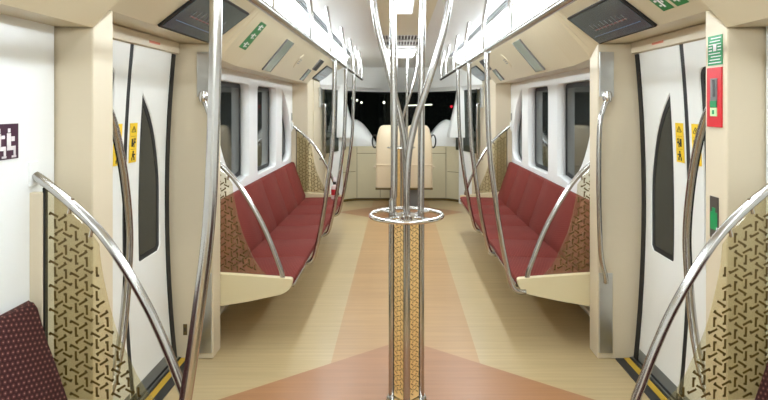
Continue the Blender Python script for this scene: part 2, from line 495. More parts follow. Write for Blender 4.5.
# ------------------------------------------------------------------ benches
def bench(side, ya, yb, n, mat, label, ends, dx=0.0):
    W = 'left' if side < 0 else 'right'
    t = thing('bench_seat', label, 'bench', (side * 0.95, (ya + yb) / 2, 0))
    w = (yb - ya) / n
    BP = [(1.212, 0.765), (1.185, 0.768), (1.172, 0.75), (1.145, 0.65), (1.115, 0.57), (1.075, 0.45), (1.054, 0.40), (1.056, 0.360), (1.212, 0.360)]
    SP = [(0.655, 0.345), (0.642, 0.36), (0.648, 0.378), (0.68, 0.386), (0.85, 0.378), (1.052, 0.374), (1.053, 0.345)]
    BP = [(x - dx, z + dx * .5) for x, z in BP]; SP = [(x - dx * .6, z) for x, z in SP]
    for k in range(n):
        y0, y1 = ya + k * w, ya + (k + 1) * w
        m = (y0 + y1) / 2
        b = MB(); rings = []
        for f, sink in ((0.004, 0.014), (0.03, 0.004), (0.5, -0.006), (0.97, 0.004), (0.996, 0.014)):
            y = y0 + f * w
            rings.append([(side * (x + (sink if 0 < i < 8 and x < 1.2 - dx else 0)), y, z - (sink if i in (1, 2) else 0)) for i, (x, z) in enumerate(BP)])
        b.loft(rings); b.build('backrest', mat, t, True, 50)
        b = MB(); rings = []
        for f, sink in ((0.004, 0.010), (0.03, 0.002), (0.5, -0.002), (0.97, 0.002), (0.996, 0.010)):
            y = y0 + f * w
            rings.append([(side * x, y, z - (sink if i in (2, 3, 4, 5) else 0)) for i, (x, z) in enumerate(SP)])
        b.loft(rings); b.build('seat', mat, t, True, 50)
    b = MB(); b.prism([(side * 0.665, 0.342), (side * (1.215 - dx), 0.342), (side * (1.215 - dx), 0.25), (side * 1.1, 0.27), (side * 0.70, 0.318)], 'y', ya + 0.005, yb - 0.005)
    b.build('seat_pan', M_['cream'], t)
    b = MB(); b.tube([(side * 0.652, ya + 0.01, 0.338), (side * 0.652, yb - 0.01, 0.338)], 0.010); b.build('front_rail', M_['steel'], t, True)
    for (y0, y1) in ends:
        b = MB()
        P = rounded([(0.640, 0.392), (1.212 - dx, 0.432), (1.212 - dx, 0.215), (1.06, 0.236), (0.90, 0.262), (0.70, 0.305), (0.655, 0.335)], 0.02, 3)
        b.prism([(side * u, v) for u, v in P], 'y', y0, y1, bevel=0.003)
        b.build('end_panel', M_['cream'], t)
    return t
bench(-1, 3.215, 6.12, 6, M_['seat'], 'long red patterned bench of six seats under the left-hand windows', [(3.17, 3.21), (6.125, 6.16)])
bench(1, 3.215, 6.12, 6, M_['seat'], 'long red patterned bench of six seats under the right-hand windows', [(3.17, 3.21), (6.125, 6.16)])
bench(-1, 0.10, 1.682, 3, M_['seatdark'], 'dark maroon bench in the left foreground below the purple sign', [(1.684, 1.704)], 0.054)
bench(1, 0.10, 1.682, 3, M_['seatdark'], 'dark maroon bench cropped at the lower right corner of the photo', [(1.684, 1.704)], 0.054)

# ------------------------------------------------------------------ draught screens with arched rail
def draught_screen(side, y, label, group, k=1.0):
    t = thing('draught_screen', label, 'screen', (side * 1.0, y, 0.39), group); n_before = set(bpy.data.objects)
    P = [(0.885, 0.44), (0.885, 0.50)] + curve2([(0.895, 0.56), (0.935, 0.65), (0.965, 0.76), (0.985, 0.86), (0.992, 0.93)], 3) + [(1.03, 0.985), (1.165, 1.115), (1.165, 0.44)]
    lower = [(0.815, 0.405), (0.85, 0.45)]
    P = [(0.80, 0.412)] + [(0.84, 0.455), (0.87, 0.505)] + P[2:-1] + [(1.165, 0.436)]
    b = MB()
    poly = [(side * u, v) for u, v in P]
    b.prism(poly, 'y', y - 0.003, y + 0.003)
    b.mi = 1
    ins = offset_poly(P, 0.004)
    for q in pattern_bars(ins, 0.078):
        pts = [(side * p.x, p.y) for p in q]
        b.quad([(u, y - 0.0036, v) for u, v in pts])
    b.build('glass_panel', [M_['screenglass'], M_['brown']], t)
    b = MB(); b.tube([(side * 0.70, y, 0.38), (side * 0.71, y, 0.43), (side * 0.725, y, 0.47), (side * 0.775, y, 0.60), (side * 0.835, y, 0.73), (side * 0.92, y, 0.875), (side * 0.99, y, 0.972), (side * 1.08, y, 1.06), (side * 1.165, y, 1.13), (side * 1.20, y, 1.155)], 0.0148, sub=5)
    b.build('arched_rail', M_['steel'], t, True)
    b = MB(); b.box((side * 1.168, y - 0.012, 0.436), (side * 1.218, y + 0.012, 1.10), 0.003); b.build('wall_post', M_['beige'], t)
    b = MB(); b.box((side * 1.163, y - 0.008, 0.436), (side * 1.170, y + 0.008, 1.115)); b.build('edge_strip', M_['black'], t)
    b = MB(); b.box((side * 1.200, y - 0.02, 1.12), (side * 1.212, y + 0.02, 1.20), 0.003); b.build('wall_bracket', M_['white'], t)
    for (u, v) in ((1.02, 0.955), (1.09, 1.03)):
        b = MB(); b.tube([(side * u, y, v), (side * (u - 0.012), y, v + 0.05)], 0.006, 8)
        b.build('clamp', M_['steel'], t, True)
    if k != 1.0:
        for o in set(bpy.data.objects) - n_before:
            for v in o.data.vertices: v.co.x = (v.co.x + side) * k - side + side * .021; v.co.z = (v.co.z + .39 - 1.38) * k + 1.38 - .39
    return t
draught_screen(-1, 1.722, 'star-patterned amber glass screen with arched rail, left foreground beside dark maroon bench', None, 0.9545)
draught_screen(1, 1.722, 'star-patterned amber glass screen with arched rail, right foreground below the red alarm box', None, 0.9545)
draught_screen(-1, 3.19, 'patterned glass screen with arched rail at the near end of left red bench', None)
draught_screen(1, 3.19, 'patterned glass screen with arched rail at the near end of right red bench', None)
draught_screen(-1, 6.14, 'small far patterned glass screen ending the left red bench near the cab', None)
draught_screen(1, 6.14, 'small far patterned glass screen ending the right red bench near the cab', None)

# ------------------------------------------------------------------ overhead rails and hanging poles
RX, RZ = 0.47, 1.70
HANG = {1: (0.9, 1.72, 2.54, 3.36, 4.24, 5.04, 5.85, 6.5), -1: (1.1, 1.95, 2.77, 3.57, 4.5, 5.3, 6.0, 6.5)}
for s in (-1, 1):
    t = thing('overhead_handrail', 'long overhead steel handrail along the %s side light strip' % ('left' if s < 0 else 'right'), 'handrail', (s * RX, 2.5, RZ))
    b = MB(); b.tube([(s * RX, -1.0, RZ), (s * RX, 6.62, RZ)], 0.016); b.build('rail', M_['steel'], t, True)
    for y in HANG[s]:
        b = MB(); b.tube([(s * RX, y, RZ + .012), (s * (RX + 0.005), y, 1.85), (s * (RX + 0.03), y, ZC - .001)], 0.013, sub=3); b.build('hanger', M_['steel'], t, True)
def hanging_pole(side, y, label):
    t = thing('grab_pole', label, 'pole', (side * 0.64, y, 0.34))
    pts = [(RX, 1.690), (RX - .002, 1.60), (RX + 0.005, 1.30), (0.485, 1.10), (0.505, 0.93), (0.535, 0.72), (0.562, 0.56), (0.59, 0.43), (0.612, 0.352), (0.645, 0.322), (0.69, 0.318)]
    b = MB(); b.tube([(side * x, y, z) for x, z in pts], 0.0150, sub=4); b.build('pole', M_['steel'], t, True)
    b = MB(); b.tube([(side * RX, y - 0.03, RZ), (side * RX, y + 0.03, RZ)], 0.0205); b.build('rail_clamp', M_['alu'], t, True)
hanging_pole(1, 3.17, 'curved steel grab pole at the near front corner of right red bench')
hanging_pole(1, 3.96, 'middle of the three curved steel poles in front of right red bench')
hanging_pole(1, 4.70, 'farthest of the three curved steel poles in front of right red bench')
hanging_pole(-1, 1.305, 'large near curved steel pole running top to bottom in left foreground')
hanging_pole(-1, 3.75, 'nearest of the three curved steel poles in front of left red bench')
hanging_pole(-1, 4.56, 'middle of the three curved steel poles in front of left red bench')
hanging_pole(-1, 5.38, 'farthest of the three curved steel poles in front of left red bench')

# ------------------------------------------------------------------ centre posts
def centre_post(yc, label):
    t = thing('centre_post', label, 'post', (0, yc, 0))
    R = 0.068; r = 0.0160
    top = ZC - 0.003
    paths = {
      'l': [(-R, 0, 0.0), (-R, 0, 0.86), (-R + .008, 0, 0.95), (-R + .010, 0, 1.2), (-R + .006, 0, 1.6), (-R + .004, 0, top)],
      'r': [(R, 0, 0.0), (R, 0, 0.86), (R + .002, 0, 1.2), (R + .004, 0, 1.6), (R + .010, 0, top)],
      'f': [(0, -R, 0.0), (0, -R, 0.86), (0.0, -R, 1.0), (0.008, -R, 1.15), (0.026, -R, 1.25), (0.052, -R - .005, 1.35), (0.090, -R - .01, 1.46), (0.134, -R - .02, 1.60), (0.172, -R - .02, 1.74), (0.196, -R - .02, 1.88), (0.205, -R - .02, top)],
      'b': [(0, R, 0.0), (0, R, 0.86), (-0.001, R, 1.05), (-0.008, R, 1.20), (-0.030, R, 1.32), (-0.060, R, 1.44), (-0.098, R + .01, 1.60), (-0.135, R + .02, 1.74), (-0.158, R + .02, 1.88), (-0.165, R + .02, top)]}
    for k, p in paths.items():
        b = MB(); b.tube([(x, yc + y, z) for x, y, z in p], r, sub=4); b.build('upright', M_['steel'], t, True)
        b = MB(); x, y, z = p[-1]; b.lathe([(0.034, -0.012), (0.034, 0.002)], (x, yc + y, top), 18); b.build('ceiling_flange', M_['steel'], t, True)
    b = MB(); b.tube([(0.168 * math.cos(a * PI / 24), yc + 0.166 * math.sin(a * PI / 24), 0.865) for a in range(48)], 0.0108, closed=True)
    ring = b.build('ring_handle', M_['chrome'], t, True)
    for a in (45, 135, 225, 315):
        c, s_ = math.cos(math.radians(a)), math.sin(math.radians(a))
        b = MB(); b.tube([(0.05 * c, yc + 0.05 * s_, 0.862), (0.165 * c, yc + 0.165 * s_, 0.865)], 0.007, 8); b.build('spoke', M_['chrome'], ring, True)
    b = MB(); b.lathe([(0.055, 0.842), (0.060, 0.848), (0.060, 0.868), (0.03, 0.876), (0.0, 0.877)][:-1], (0, yc, 0)); b.build('hub', M_['chrome'], t, True)
    # four patterned infill strips between the uprights
    for (ax, ay, bx, by) in ((-R, 0, 0, -R), (0, -R, R, 0), (R, 0, 0, R), (0, R, -R, 0)):
        A = Vector((ax, ay)); B = Vector((bx, by)); d = (B - A).normalized(); n = Vector((d.y, -d.x))
        L = (B - A).length
        P = lambda u, v, o: (A.x + d.x * u + n.x * o, yc + A.y + d.y * u + n.y * o, v)
        b = MB()
        u0, u1 = 0.012, L - 0.012
        b.loft([[P(u0, 0.02, -.003), P(u1, 0.02, -.003), P(u1, 0.02, .003), P(u0, 0.02, .003)], [P(u0, 0.842, -.003), P(u1, 0.842, -.003), P(u1, 0.842, .003), P(u0, 0.842, .003)]])
        b.mi = 1
        strip_poly = [(u0 + .003, 0.03), (u1 - .003, 0.03), (u1 - .003, 0.835), (u0 + .003, 0.835)]
        mid = L / 2
        for q in pattern_bars([(u - mid, v) for u, v in strip_poly], 0.046, 0.38, 0.085):
            for o in (0.0036, -0.0036): b.quad([P(p.x + mid, p.y, o) for p in q])
        b.build('patterned_strip', [M_['postbeige'], M_['postbrown']], t)
        for u in (u0 + .001, u1 - .001):
            b = MB(); b.loft([[P(u - .0035, z_, -.006), P(u + .0035, z_, -.006), P(u + .0035, z_, .006), P(u - .0035, z_, .006)] for z_ in (0.02, 0.842)])
            b.build('edge_channel', M_['dark'], t)
    b = MB(); b.lathe([(0.094, 0.0), (0.094, 0.008), (0.088, 0.014), (0.05, 0.016)], (0, yc, 0), 28); b.build('base_plate', M_['chrome'], t, True)
    return t
centre_post(2.62, 'large steel centre post with ring handle and gold patterned strips in the foreground')
centre_post(6.90, 'distant steel centre post with ring handle in front of the crew chair')

# ------------------------------------------------------------------ door handrails
def bow_rail(side, label):
    t = thing('door_handrail', label, 'handrail', (side * 1.12, 1.98, 0.25))
    pts = [(1.955, 1.40), (2.03, 1.385), (2.10, 1.29), (2.165, 1.12), (2.205, 0.92), (2.205, 0.76), (2.165, 0.52), (2.10, 0.36), (2.03, 0.285), (1.955, 0.275)]
    b = MB(); b.tube([(side * 1.12, y + 0.018, z) for y, z in pts], 0.0165, sub=4); b.build('tube', M_['steel'], t, True)
    for z in (1.40, 0.275):
        b = MB(); b.box((side * 1.09, 1.971, z - .04), (side * 1.15, 1.979, z + .04), 0.002); b.build('mounting_plate', M_['alu'], t)
bow_rail(-1, 'bowed steel handrail in left doorway fixed to the nearer pillar')
bow_rail(1, 'bowed steel handrail in right doorway below the red alarm box')
def pillar_rail(side, y, label, x0=1.05, yq=3.03):
    t = thing('pillar_handrail', label, 'handrail', (side * 1.09, y, 0.03))
    yf = y - 0.012
    b = MB(); b.box((side * (x0 + .006), y - 0.012, 1.43), (side * (x0 + .085), y - 0.001, 1.675), 0.003); b.build('top_plate', M_['alu'], t)
    b = MB(); b.box((side * (x0 + .004), y - 0.012, 0.035), (side * (x0 + .078), y - 0.001, 0.47), 0.003); b.build('bottom_plate', M_['alu'], t)
    b = MB(); b.tube([(side * (x0 + .05), y - .015, 1.46), (side * (x0 + .05), y - .02, 1.42), (side * (x0 + .02), y - .035, 1.37), (side * (x0 - .005), y - .045, 1.27), (side * (x0 - .012), y - .05, 1.0), (side * (x0 - .006), y - .048, 0.72), (side * (x0 + .006), y - .04, 0.56), (side * (x0 + .035), y - .022, 0.46), (side * (x0 + .04), y - .013, 0.42)], 0.0135, sub=4)
    b.build('tube', M_['steel'], t, True)
    b = MB(); b.lathe([(0.020, -0.028), (0.026, -0.01), (0.026, 0.01), (0.020, 0.028)], (side * (x0 + .045), y - .02, 1.43), 16); b.build('collar', M_['chrome'], t, True)
pillar_rail(-1, 3.03, 'flat-ended steel handrail on the pillar before the left red bench')
pillar_rail(1, 3.03, 'flat-ended steel handrail on the pillar before the right red bench')
def short_handle(side, label):
    t = thing('entrance_handrail', label, 'handle', (side * 1.03, 7.1, 1.2))
    b = MB(); b.box((side * 1.02, 7.05, 1.36), (side * 1.049, 7.19, 1.62), 0.004); b.build('plate', M_['alu'], t)
    b = MB(); b.tube([(side * 1.045, 7.12, 1.42), (side * 0.985, 7.12, 1.40), (side * 0.975, 7.12, 1.36), (side * 0.975, 7.12, 1.0), (side * 0.985, 7.12, .72), (side * 1.049, 7.12, .70)], 0.013, sub=3); b.build('tube', M_['steel'], t, True)
short_handle(-1, 'far left wall handle beside the cab entrance')
short_handle(1, 'far right wall handle beside the cab entrance')

# ------------------------------------------------------------------ ceiling equipment
for s in (-1, 1):
    t = thing('light_strip', 'bright continuous fluorescent light strip along the %s edge of ceiling' % ('left' if s < 0 else 'right'), 'light', (s * 0.75, 2.5, 1.93))
    seg = 8
    ya, yb = Y0 + .02, 7.25
    for k in range(seg):
        y0 = ya + (yb - ya) * k / seg + 0.006; y1 = ya + (yb - ya) * (k + 1) / seg - 0.006
        b = MB(); b.prism([(s * 0.799, 1.932), (s * 0.760, 1.935), (s * 0.728, 1.950), (s * 0.706, 1.978), (s * 0.702, 2.016), (s * 0.712, 2.024), (s * 0.805, 1.945)], 'y', y0, y1); b.build('diffuser', M_['light'], t)
    b = MB(); b.prism([(s * 0.790, 1.922), (s * 0.80, 1.929), (s * 0.803, 1.938), (s * 0.79, 1.938)], 'y', ya, yb); b.build('edge_trim', M_['alu'], t)
    # air slot
    for k in range(5):
        y0 = -0.6 + k * 1.6
        t = thing('air_slot', ('dark linear air vent slot in ceiling above the %s handrail' % ('left' if s < 0 else 'right')), 'vent', (s * 0.638, y0 + 0.75, ZC), 'linear air slots above the %s handrail' % ('left' if s < 0 else 'right'))
        b = MB(); b.box((s * 0.611, y0 + .01, ZC + .028), (s * 0.664, y0 + 1.59, ZC + .05)); b.build('duct', M_['dark'], t)
        b = MB(); b.box((s * 0.630, y0 + .01, ZC + .004), (s * 0.636, y0 + 1.59, ZC + .03)); b.box((s * 0.648, y0 + .01, ZC + .004), (s * 0.652, y0 + 1.59, ZC + .03)); b.build('blade', M_['slat'], t)

t = thing('ceiling_lamp', 'small bright rectangular ceiling lamp between the foreground posts', 'light', (0, 3.55, ZC - .01))
b = MB(); b.box((-0.06, 3.28, ZC - .012), (0.06, 3.76, ZC - .004), 0.003); b.build('frame', M_['white'], t)
b = MB(); b.box((-0.052, 3.29, ZC - .018), (0.052, 3.75, ZC - .012)); b.build('diffuser', M_['spot'], t)
t = thing('ceiling_vent', 'grey ventilation grille in the middle of the ceiling', 'vent', (0, 5.45, ZC - .01))
b = MB(); b.box((-0.195, 4.985, ZC + .012), (0.195, 5.945, ZC + .026)); b.build('duct', M_['dark'], t)
b = MB()
for (a, c) in (((-0.198, 4.985), (0.198, 5.02)), ((-0.198, 5.91), (0.198, 5.945)), ((-0.198, 4.985), (-0.178, 5.945)), ((0.178, 4.985), (0.198, 5.945)), ((-0.198, 5.44), (0.198, 5.48))):
    b.box((a[0], a[1], ZC - .004), (c[0], c[1], ZC + .012))
b.build('frame', M_['ceiling'], t)
b = MB()
for k in range(12): b.box((-0.165 + k * .03, 5.02, ZC - .002), (-0.156 + k * .03, 5.91, ZC + .012))
b.build('grille', M_['white'], t)
t = thing('cab_lamp', 'wide white ceiling lamp panel behind the grille, near the cab', 'light', (0, 6.5, ZC - .02))
b = MB(); b.box((-0.17, 6.15, ZC - .016), (0.17, 6.85, ZC - .001), 0.003); b.build('frame', M_['white'], t)
b = MB(); b.prism([(-0.155, ZC - .016), (0.155, ZC - .016), (0.13, ZC - .045), (-0.13, ZC - .045)], 'y', 6.18, 6.82); b.build('diffuser', M_['cablamp'], t)

# ------------------------------------------------------------------ things on the cove
def cove_slab(mb, s, y0, y1, t0, t1, o0, o1):
    rings = []
    for o in (o0, o1):
        rings.append([cove_pt(s, y0, t0, o), cove_pt(s, y1, t0, o), cove_pt(s, y1, t1, o), cove_pt(s, y0, t1, o)])
    mb.loft(rings)
def display(s, y0, y1, t0, t1, label):
    t = thing('route_display', label, 'screen', cove_pt(s, (y0 + y1) / 2, t0, 0))
    b = MB(); cove_slab(b, s, y0, y1, t0, t1, 0.001, 0.012); b.build('frame', M_['black'], t)
    b = MB(); cove_slab(b, s, y0 + .015, y1 - .012, t0 + .03, t1 - .03, 0.012, 0.014); b.build('screen', M_['screen'], t)
    b = MB(); cove_slab(b, s, y0 + .12, y1 - .14, t0 + .40 * (t1 - t0), t0 + .425 * (t1 - t0), 0.014, 0.015); b.build('route_line', M_['glowline'], t)
    b = MB(); cove_slab(b, s, y0 + .05, y1 - .05, t0 + .235 * (t1 - t0), t0 + .25 * (t1 - t0), 0.014, 0.015); b.build('lower_line', M_['glowblue'], t)
    for k in range(9):
        yy = y0 + .13 + k * (y1 - y0 - .28) / 8
        b = MB(); cove_slab(b, s, yy - .006, yy + .006, t0 + .39 * (t1 - t0), t0 + .435 * (t1 - t0), 0.015, 0.016)
        b.build('station_dot', M_['slat'], t); b = MB(); cove_slab(b, s, yy - .004, yy + .004, t0 + .46 * (t1 - t0), t0 + (.54 + .03 * (k % 3)) * (t1 - t0), 0.014, 0.0145)
        b.build('station_name', M_['slat'], t)
display(-1, 2.36, 3.02, 0.02, 0.80, 'grey route map display on the slanted panel above the left door')
display(1, 2.36, 3.02, 0.02, 0.68, 'grey route map display on the slanted panel above the right door')
display(-1, 6.55, 7.3, 0.05, 0.70, 'tiny distant route display at far left just before the cab')
display(1, 6.55, 7.3, 0.05, 0.70, 'tiny distant route display at far right just before the cab')

def exit_sticker(s, y0, y1, t0, t1, label, n):
    t = thing('exit_sticker', label, 'sticker', cove_pt(s, (y0 + y1) / 2, t0, 0))
    b = MB(); cove_slab(b, s, y0, y1, t0, t1, 0.0008, 0.0018); b.build('backing', M_['green2'], t)
    b = MB(); w = y1 - y0; h = t1 - t0
    for k in range(n):
        c = t0 + h * (k + .5) / n; d = h / n
        # running figure, arrow and letter strokes in white
        cove_slab(b, s, y0 + .20 * w, y0 + .34 * w, c - .05 * d, c + .10 * d, 0.0018, 0.0022)
        cove_slab(b, s, y0 + .40 * w, y0 + .55 * w, c - .30 * d, c + .28 * d, 0.0018, 0.0022)
        cove_slab(b, s, y0 + .62 * w, y0 + .84 * w, c + .08 * d, c + .20 * d, 0.0018, 0.0022)
        cove_slab(b, s, y0 + .62 * w, y0 + .80 * w, c - .22 * d, c - .12 * d, 0.0018, 0.0022)
    b.build('pictogram', M_['signwhite'], t)
exit_sticker(-1, 3.27, 3.40, 0.30, 0.82, 'green and white exit sticker beside the left route display', 3)
exit_sticker(1, 2.13, 2.215, 0.18, 0.70, 'green exit sticker above right door, the one nearer the route display', 2)
exit_sticker(1, 2.02, 2.105, 0.18, 0.70, 'green exit sticker above right door, the one farther from the display', 2)

def notice_plate(s, y0, y1, t0, t1, mat, label):
    t = thing('notice_plate', label, 'plate', cove_pt(s, (y0 + y1) / 2, t0, 0))
    b = MB(); cove_slab(b, s, y0, y1, t0, t1, 0.004, 0.010); b.build('plate', mat, t)
    for ye in (y0 - .008, y1):
        b = MB(); cove_slab(b, s, ye, ye + .008, t0, t1, 0.001, 0.013); b.build('side_channel', M_['slat'], t)
for s, w in ((-1, 'left'), (1, 'right')):
    notice_plate(s, 4.05, 4.28, 0.06, 0.80, M_['plate'], 'translucent grey notice plate on the %s cove over the first window' % w)
    notice_plate(s, 5.78, 6.02, 0.45, 0.80, M_['dark'], 'small dark notice plate high on the %s cove near far end' % w)
    notice_plate(s, 5.60, 5.75, 0.06, 0.42, M_['plate'], 'faint pale notice plate low on the %s cove near far end' % w)
    t = thing('speaker_grille', 'faint round speaker grille on the %s cove between the notice plates' % w, 'speaker', cove_pt(s, 4.95, .5, 0))
    b = MB(); c = cove_pt(s, 4.95, .5, 0.0)
    u = (cove_pt(s, 4.95, .8) - cove_pt(s, 4.95, .2)).normalized(); n = cove_pt(s, 4.95, .5, 0.01) - c; n.normalize(); v = Vector((0, 1, 0))
    for r0, o in ((0.075, .001), (0.075, 0.005), (0.068, 0.006)): pass
    b.loft([[c + (u * math.cos(a * PI / 12) + v * math.sin(a * PI / 12)) * r + n * o for a in range(24)] for r, o in ((0.075, 0.001), (0.075, 0.004), (0.066, 0.006))])
    b.build('rim', M_['cove'], t, True)
    b = MB(); cove_slab(b, s, 4.905, 4.995, .44, .46, .006, .008); cove_slab(b, s, 4.905, 4.995, .49, .51, .006, .008); cove_slab(b, s, 4.905, 4.995, .54, .56, .006, .008); b.build('slots', M_['slat'], t)

# ------------------------------------------------------------------ signs and stickers
def slab_x(mb, s, x, y0, y1, z0, z1, o0, o1):    # slab on a side surface, o = distance towards the aisle
    mb.box((s * (x - o0), y0, z0), (s * (x - o1), y1, z1))
# purple priority seat sign
t = thing('priority_seat_sign', 'dark purple priority seat sign with white seated figures on left wall', 'sign', (-HW_N, 1.55, 1.22))
b = MB(); slab_x(b, -1, HW_N, 1.35, 1.655, 1.225, 1.328, 0.0005, 0.003); b.build('plate', M_['purple'], t)
for k in range(7):
    y = 1.628 - 0.041 * k
    b = MB()
    def R(u0, u1, v0, v1): slab_x(b, -1, HW_N, y + u0, y + u1, 1.225 + v0, 1.225 + v1, 0.003, 0.0042)
    R(-.018, -.008, .078, .090)             # head
    R(-.022, -.006, .036, .076)             # torso
    R(-.022, .014, .026, .038)              # thighs
    R(.006, .014, .006, .030)               # shins
    R(-.004, .010, (.052, .06, .048, .056)[k % 4], (.066, .07, .07, .064)[k % 4])   # carried child, stick or baby
    R(-.002, .016, .004, .010)
    b.build('pictogram', M_['signwhite'], t)
# yellow door stickers
def door_sticker(s, y0, y1, z0, z1, label):
    x = HW_D + doorwarp((z0 + z1) / 2)
    t = thing('warning_sticker', label, 'sticker', (s * x, (y0 + y1) / 2, z0))
    zs_ = [z0 + (z1 - z0) * i / 4 for i in range(5)]
    b = MB(); b.loft([[(s * (HW_D + doorwarp(z) - .0008), y0, z), (s * (HW_D + doorwarp(z) - .0008), y1, z), (s * (HW_D + doorwarp(z) - .0035), y1, z), (s * (HW_D + doorwarp(z) - .0035), y0, z)] for z in zs_]); b.build('backing', M_['sticker'], t)
    b = MB(); w = y1 - y0; h = z1 - z0
    def R(u0, u1, v0, v1):
        xx = HW_D + doorwarp(z0 + (v0 + v1) / 2 * h) - .0035
        b.box((s * (xx + .001), y0 + u0 * w, z0 + v0 * h), (s * (xx - .0012), y0 + u1 * w, z0 + v1 * h))
    # warning triangle outline
    for k in range(5):
        R(.22 + .055 * k, .27 + .055 * k, .78 + .026 * k, .81 + .026 * k); R(.73 - .055 * k, .78 - .055 * k, .78 + .026 * k, .81 + .026 * k)
    R(.22, .78, .765, .78); R(.47, .53, .80, .86)
    R(.15, .85, .66, .665); 
    # hand caught by the leaf
    R(.25, .45, .40, .60); R(.55, .62, .38, .62); R(.62, .80, .48, .53); R(.45, .62, .45, .50); R(.68, .78, .55, .61)
    R(.15, .85, .33, .335)
    # person by the door
    R(.44, .60, .24, .29); R(.38, .62, .13, .23); R(.30, .42, .05, .13); R(.58, .72, .05, .13); R(.62, .80, .18, .21)
    b.build('pictogram', M_['black'], t)
for s, w in ((-1, 'left'), (1, 'right')):
    door_sticker(s, 2.575, 2.645, 1.115, 1.30, 'yellow warning sticker on %s door leaf with the pointed window' % w)
    door_sticker(s, 2.43, 2.50, 1.115, 1.30, 'yellow warning sticker partly behind the bowed handrail of %s door' % w)
# instructions, alarm box, switch plate on the right near pillar
XP = 1.05
t = thing('instruction_sticker', 'green instruction sticker with white lines above the red alarm box', 'sticker', (XP, 1.91, 1.52))
b = MB(); slab_x(b, 1, XP, 1.862, 1.948, 1.520, 1.622, 0.0005, 0.0025); b.build('backing', M_['green'], t)
b = MB()
for k in range(9):
    z = 1.527 + k * .0105
    if k in (4, 5): slab_x(b, 1, XP, 1.868, 1.888, z, z + .004, .0025, .0035); slab_x(b, 1, XP, 1.922, 1.942, z, z + .004, .0025, .0035)
    else: slab_x(b, 1, XP, 1.868 + .006 * (k % 2), 1.942 - .007 * (k % 3), z, z + .003, .0025, .0035)
slab_x(b, 1, XP, 1.896, 1.914, 1.568, 1.590, .0025, .0035)
b.build('lettering', M_['signwhite'], t)
t = thing('emergency_alarm', 'red emergency alarm box with recessed handle on the right near pillar', 'alarm', (XP, 1.91, 1.3))
b = MB(); slab_x(b, 1, XP, 1.862, 1.948, 1.308, 1.512, 0.0005, 0.006); b.build('plate', M_['red'], t)
b = MB(); slab_x(b, 1, XP, 1.884, 1.924, 1.375, 1.475, 0.006, 0.008); b.build('recess', M_['grey'], t)
b = MB(); slab_x(b, 1, XP, 1.896, 1.910, 1.412, 1.470, 0.008, 0.016); b.build('pull_handle', M_['slat'], t)
b = MB(); slab_x(b, 1, XP, 1.885, 1.923, 1.375, 1.398, 0.008, 0.010); b.build('green_tab', M_['green'], t)
b = MB(); slab_x(b, 1, XP, 1.885, 1.923, 1.345, 1.374, 0.006, 0.009); b.build('seal_label', plain('seal_label_cream', rgb(196, 226, 170), .4), t)
b = MB(); slab_x(b, 1, XP, 1.898, 1.910, 1.352, 1.366, 0.009, 0.0095); b.build('mark', M_['green'], t)
t = thing('exit_plate', 'dark plate with green figure low on the right near pillar', 'plate', (XP, 1.91, 0.92))
b = MB(); slab_x(b, 1, XP, 1.885, 1.935, 0.925, 1.068, 0.0005, 0.003); b.build('plate', plain('plate_brown', rgb(78, 68, 62), .4), t)
b = MB(); slab_x(b, 1, XP, 1.890, 1.932, 0.955, 1.015, 0.003, 0.004); slab_x(b, 1, XP, 1.902, 1.92, 1.015, 1.030, 0.003, 0.004); b.build('figure', M_['green'], t)
b = MB(); slab_x(b, 1, XP, 1.886, 1.894, 0.935, 0.965, 0.004, 0.005); b.build('arrow', M_['signwhite'], t)
# small socket low on the far left pillar, small labels
t = thing('keyhole_plate', 'small dark keyhole plate low on the left pillar beside the door', 'plate', (-1.2, 3.03, .13))
b = MB(); b.box((-1.212, 3.026, 0.13), (-1.190, 3.0295, 0.19), 0.001); b.build('plate', M_['brown'], t)
b = MB(); b.box((-1.204, 3.0245, 0.15), (-1.198, 3.0262, 0.172)); b.build('slot', M_['black'], t)
for s, w in ((-1, 'left'), (1, 'right')):
    b = MB(); b.box((s * 1.2194, 6.02 + .12, 1.22), (s * 1.2175, 6.19, 1.30)); tag(b.build('wall_label', M_['slat']), 'small grey label on %s wall past the last pointed window' % w, 'label')
    b = MB(); b.box((s * (HW_D - .012), 2.66, 1.684), (s * (HW_D - .019), 2.78, 1.696)); o = b.build('door_indicator', plain('indicator_amber', rgb(214, 120, 90), .3)); tag(o, 'small orange indicator strip above the %s door' % w, 'indicator')

# bottle at far end of left bench
t = thing('sanitiser_bottle', 'small bottle with red label standing on far end of left bench', 'bottle', (-0.72, 5.95, 0.384))
b = MB(); b.lathe([(0.030, 0.0), (0.036, 0.005), (0.036, 0.115), (0.028, 0.14), (0.014, 0.15), (0.014, 0.158)], (-0.72, 5.95, 0.384), 18); b.build('body', M_['bottle'], t, True)
b = MB(); b.lathe([(0.0368, 0.045), (0.0368, 0.105)], (-0.72, 5.95, 0.384), 18); b.build('paper_label', M_['redlabel'], t, True)
b = MB(); b.lathe([(0.017, 0.156), (0.017, 0.185)], (-0.72, 5.95, 0.384), 14); b.build('neck', M_['black'], t, True)
b = MB(); b.lathe([(0.012, 0.183), (0.018, 0.195), (0.016, 0.225), (0.008, 0.235)], (-0.72, 5.95, 0.384), 14); b.build('cap', M_['signwhite'], t, True)

# pipes under the far benches
for s, w in ((-1, 'left'), (1, 'right')):
    b = MB(); b.tube([(s * 1.19, 3.3, 0.06), (s * 1.19, 6.1, 0.06)], 0.022); o = b.build('heater_pipe', M_['alu'], None, True)
    tag(o, 'metal pipe along the floor beneath the %s red bench' % w, 'pipe')

# ------------------------------------------------------------------ driver's end
def plan(xabs):      # front end is rounded in plan
    return 8.85 - 1.35 * (xabs / 0.95) ** 2.6
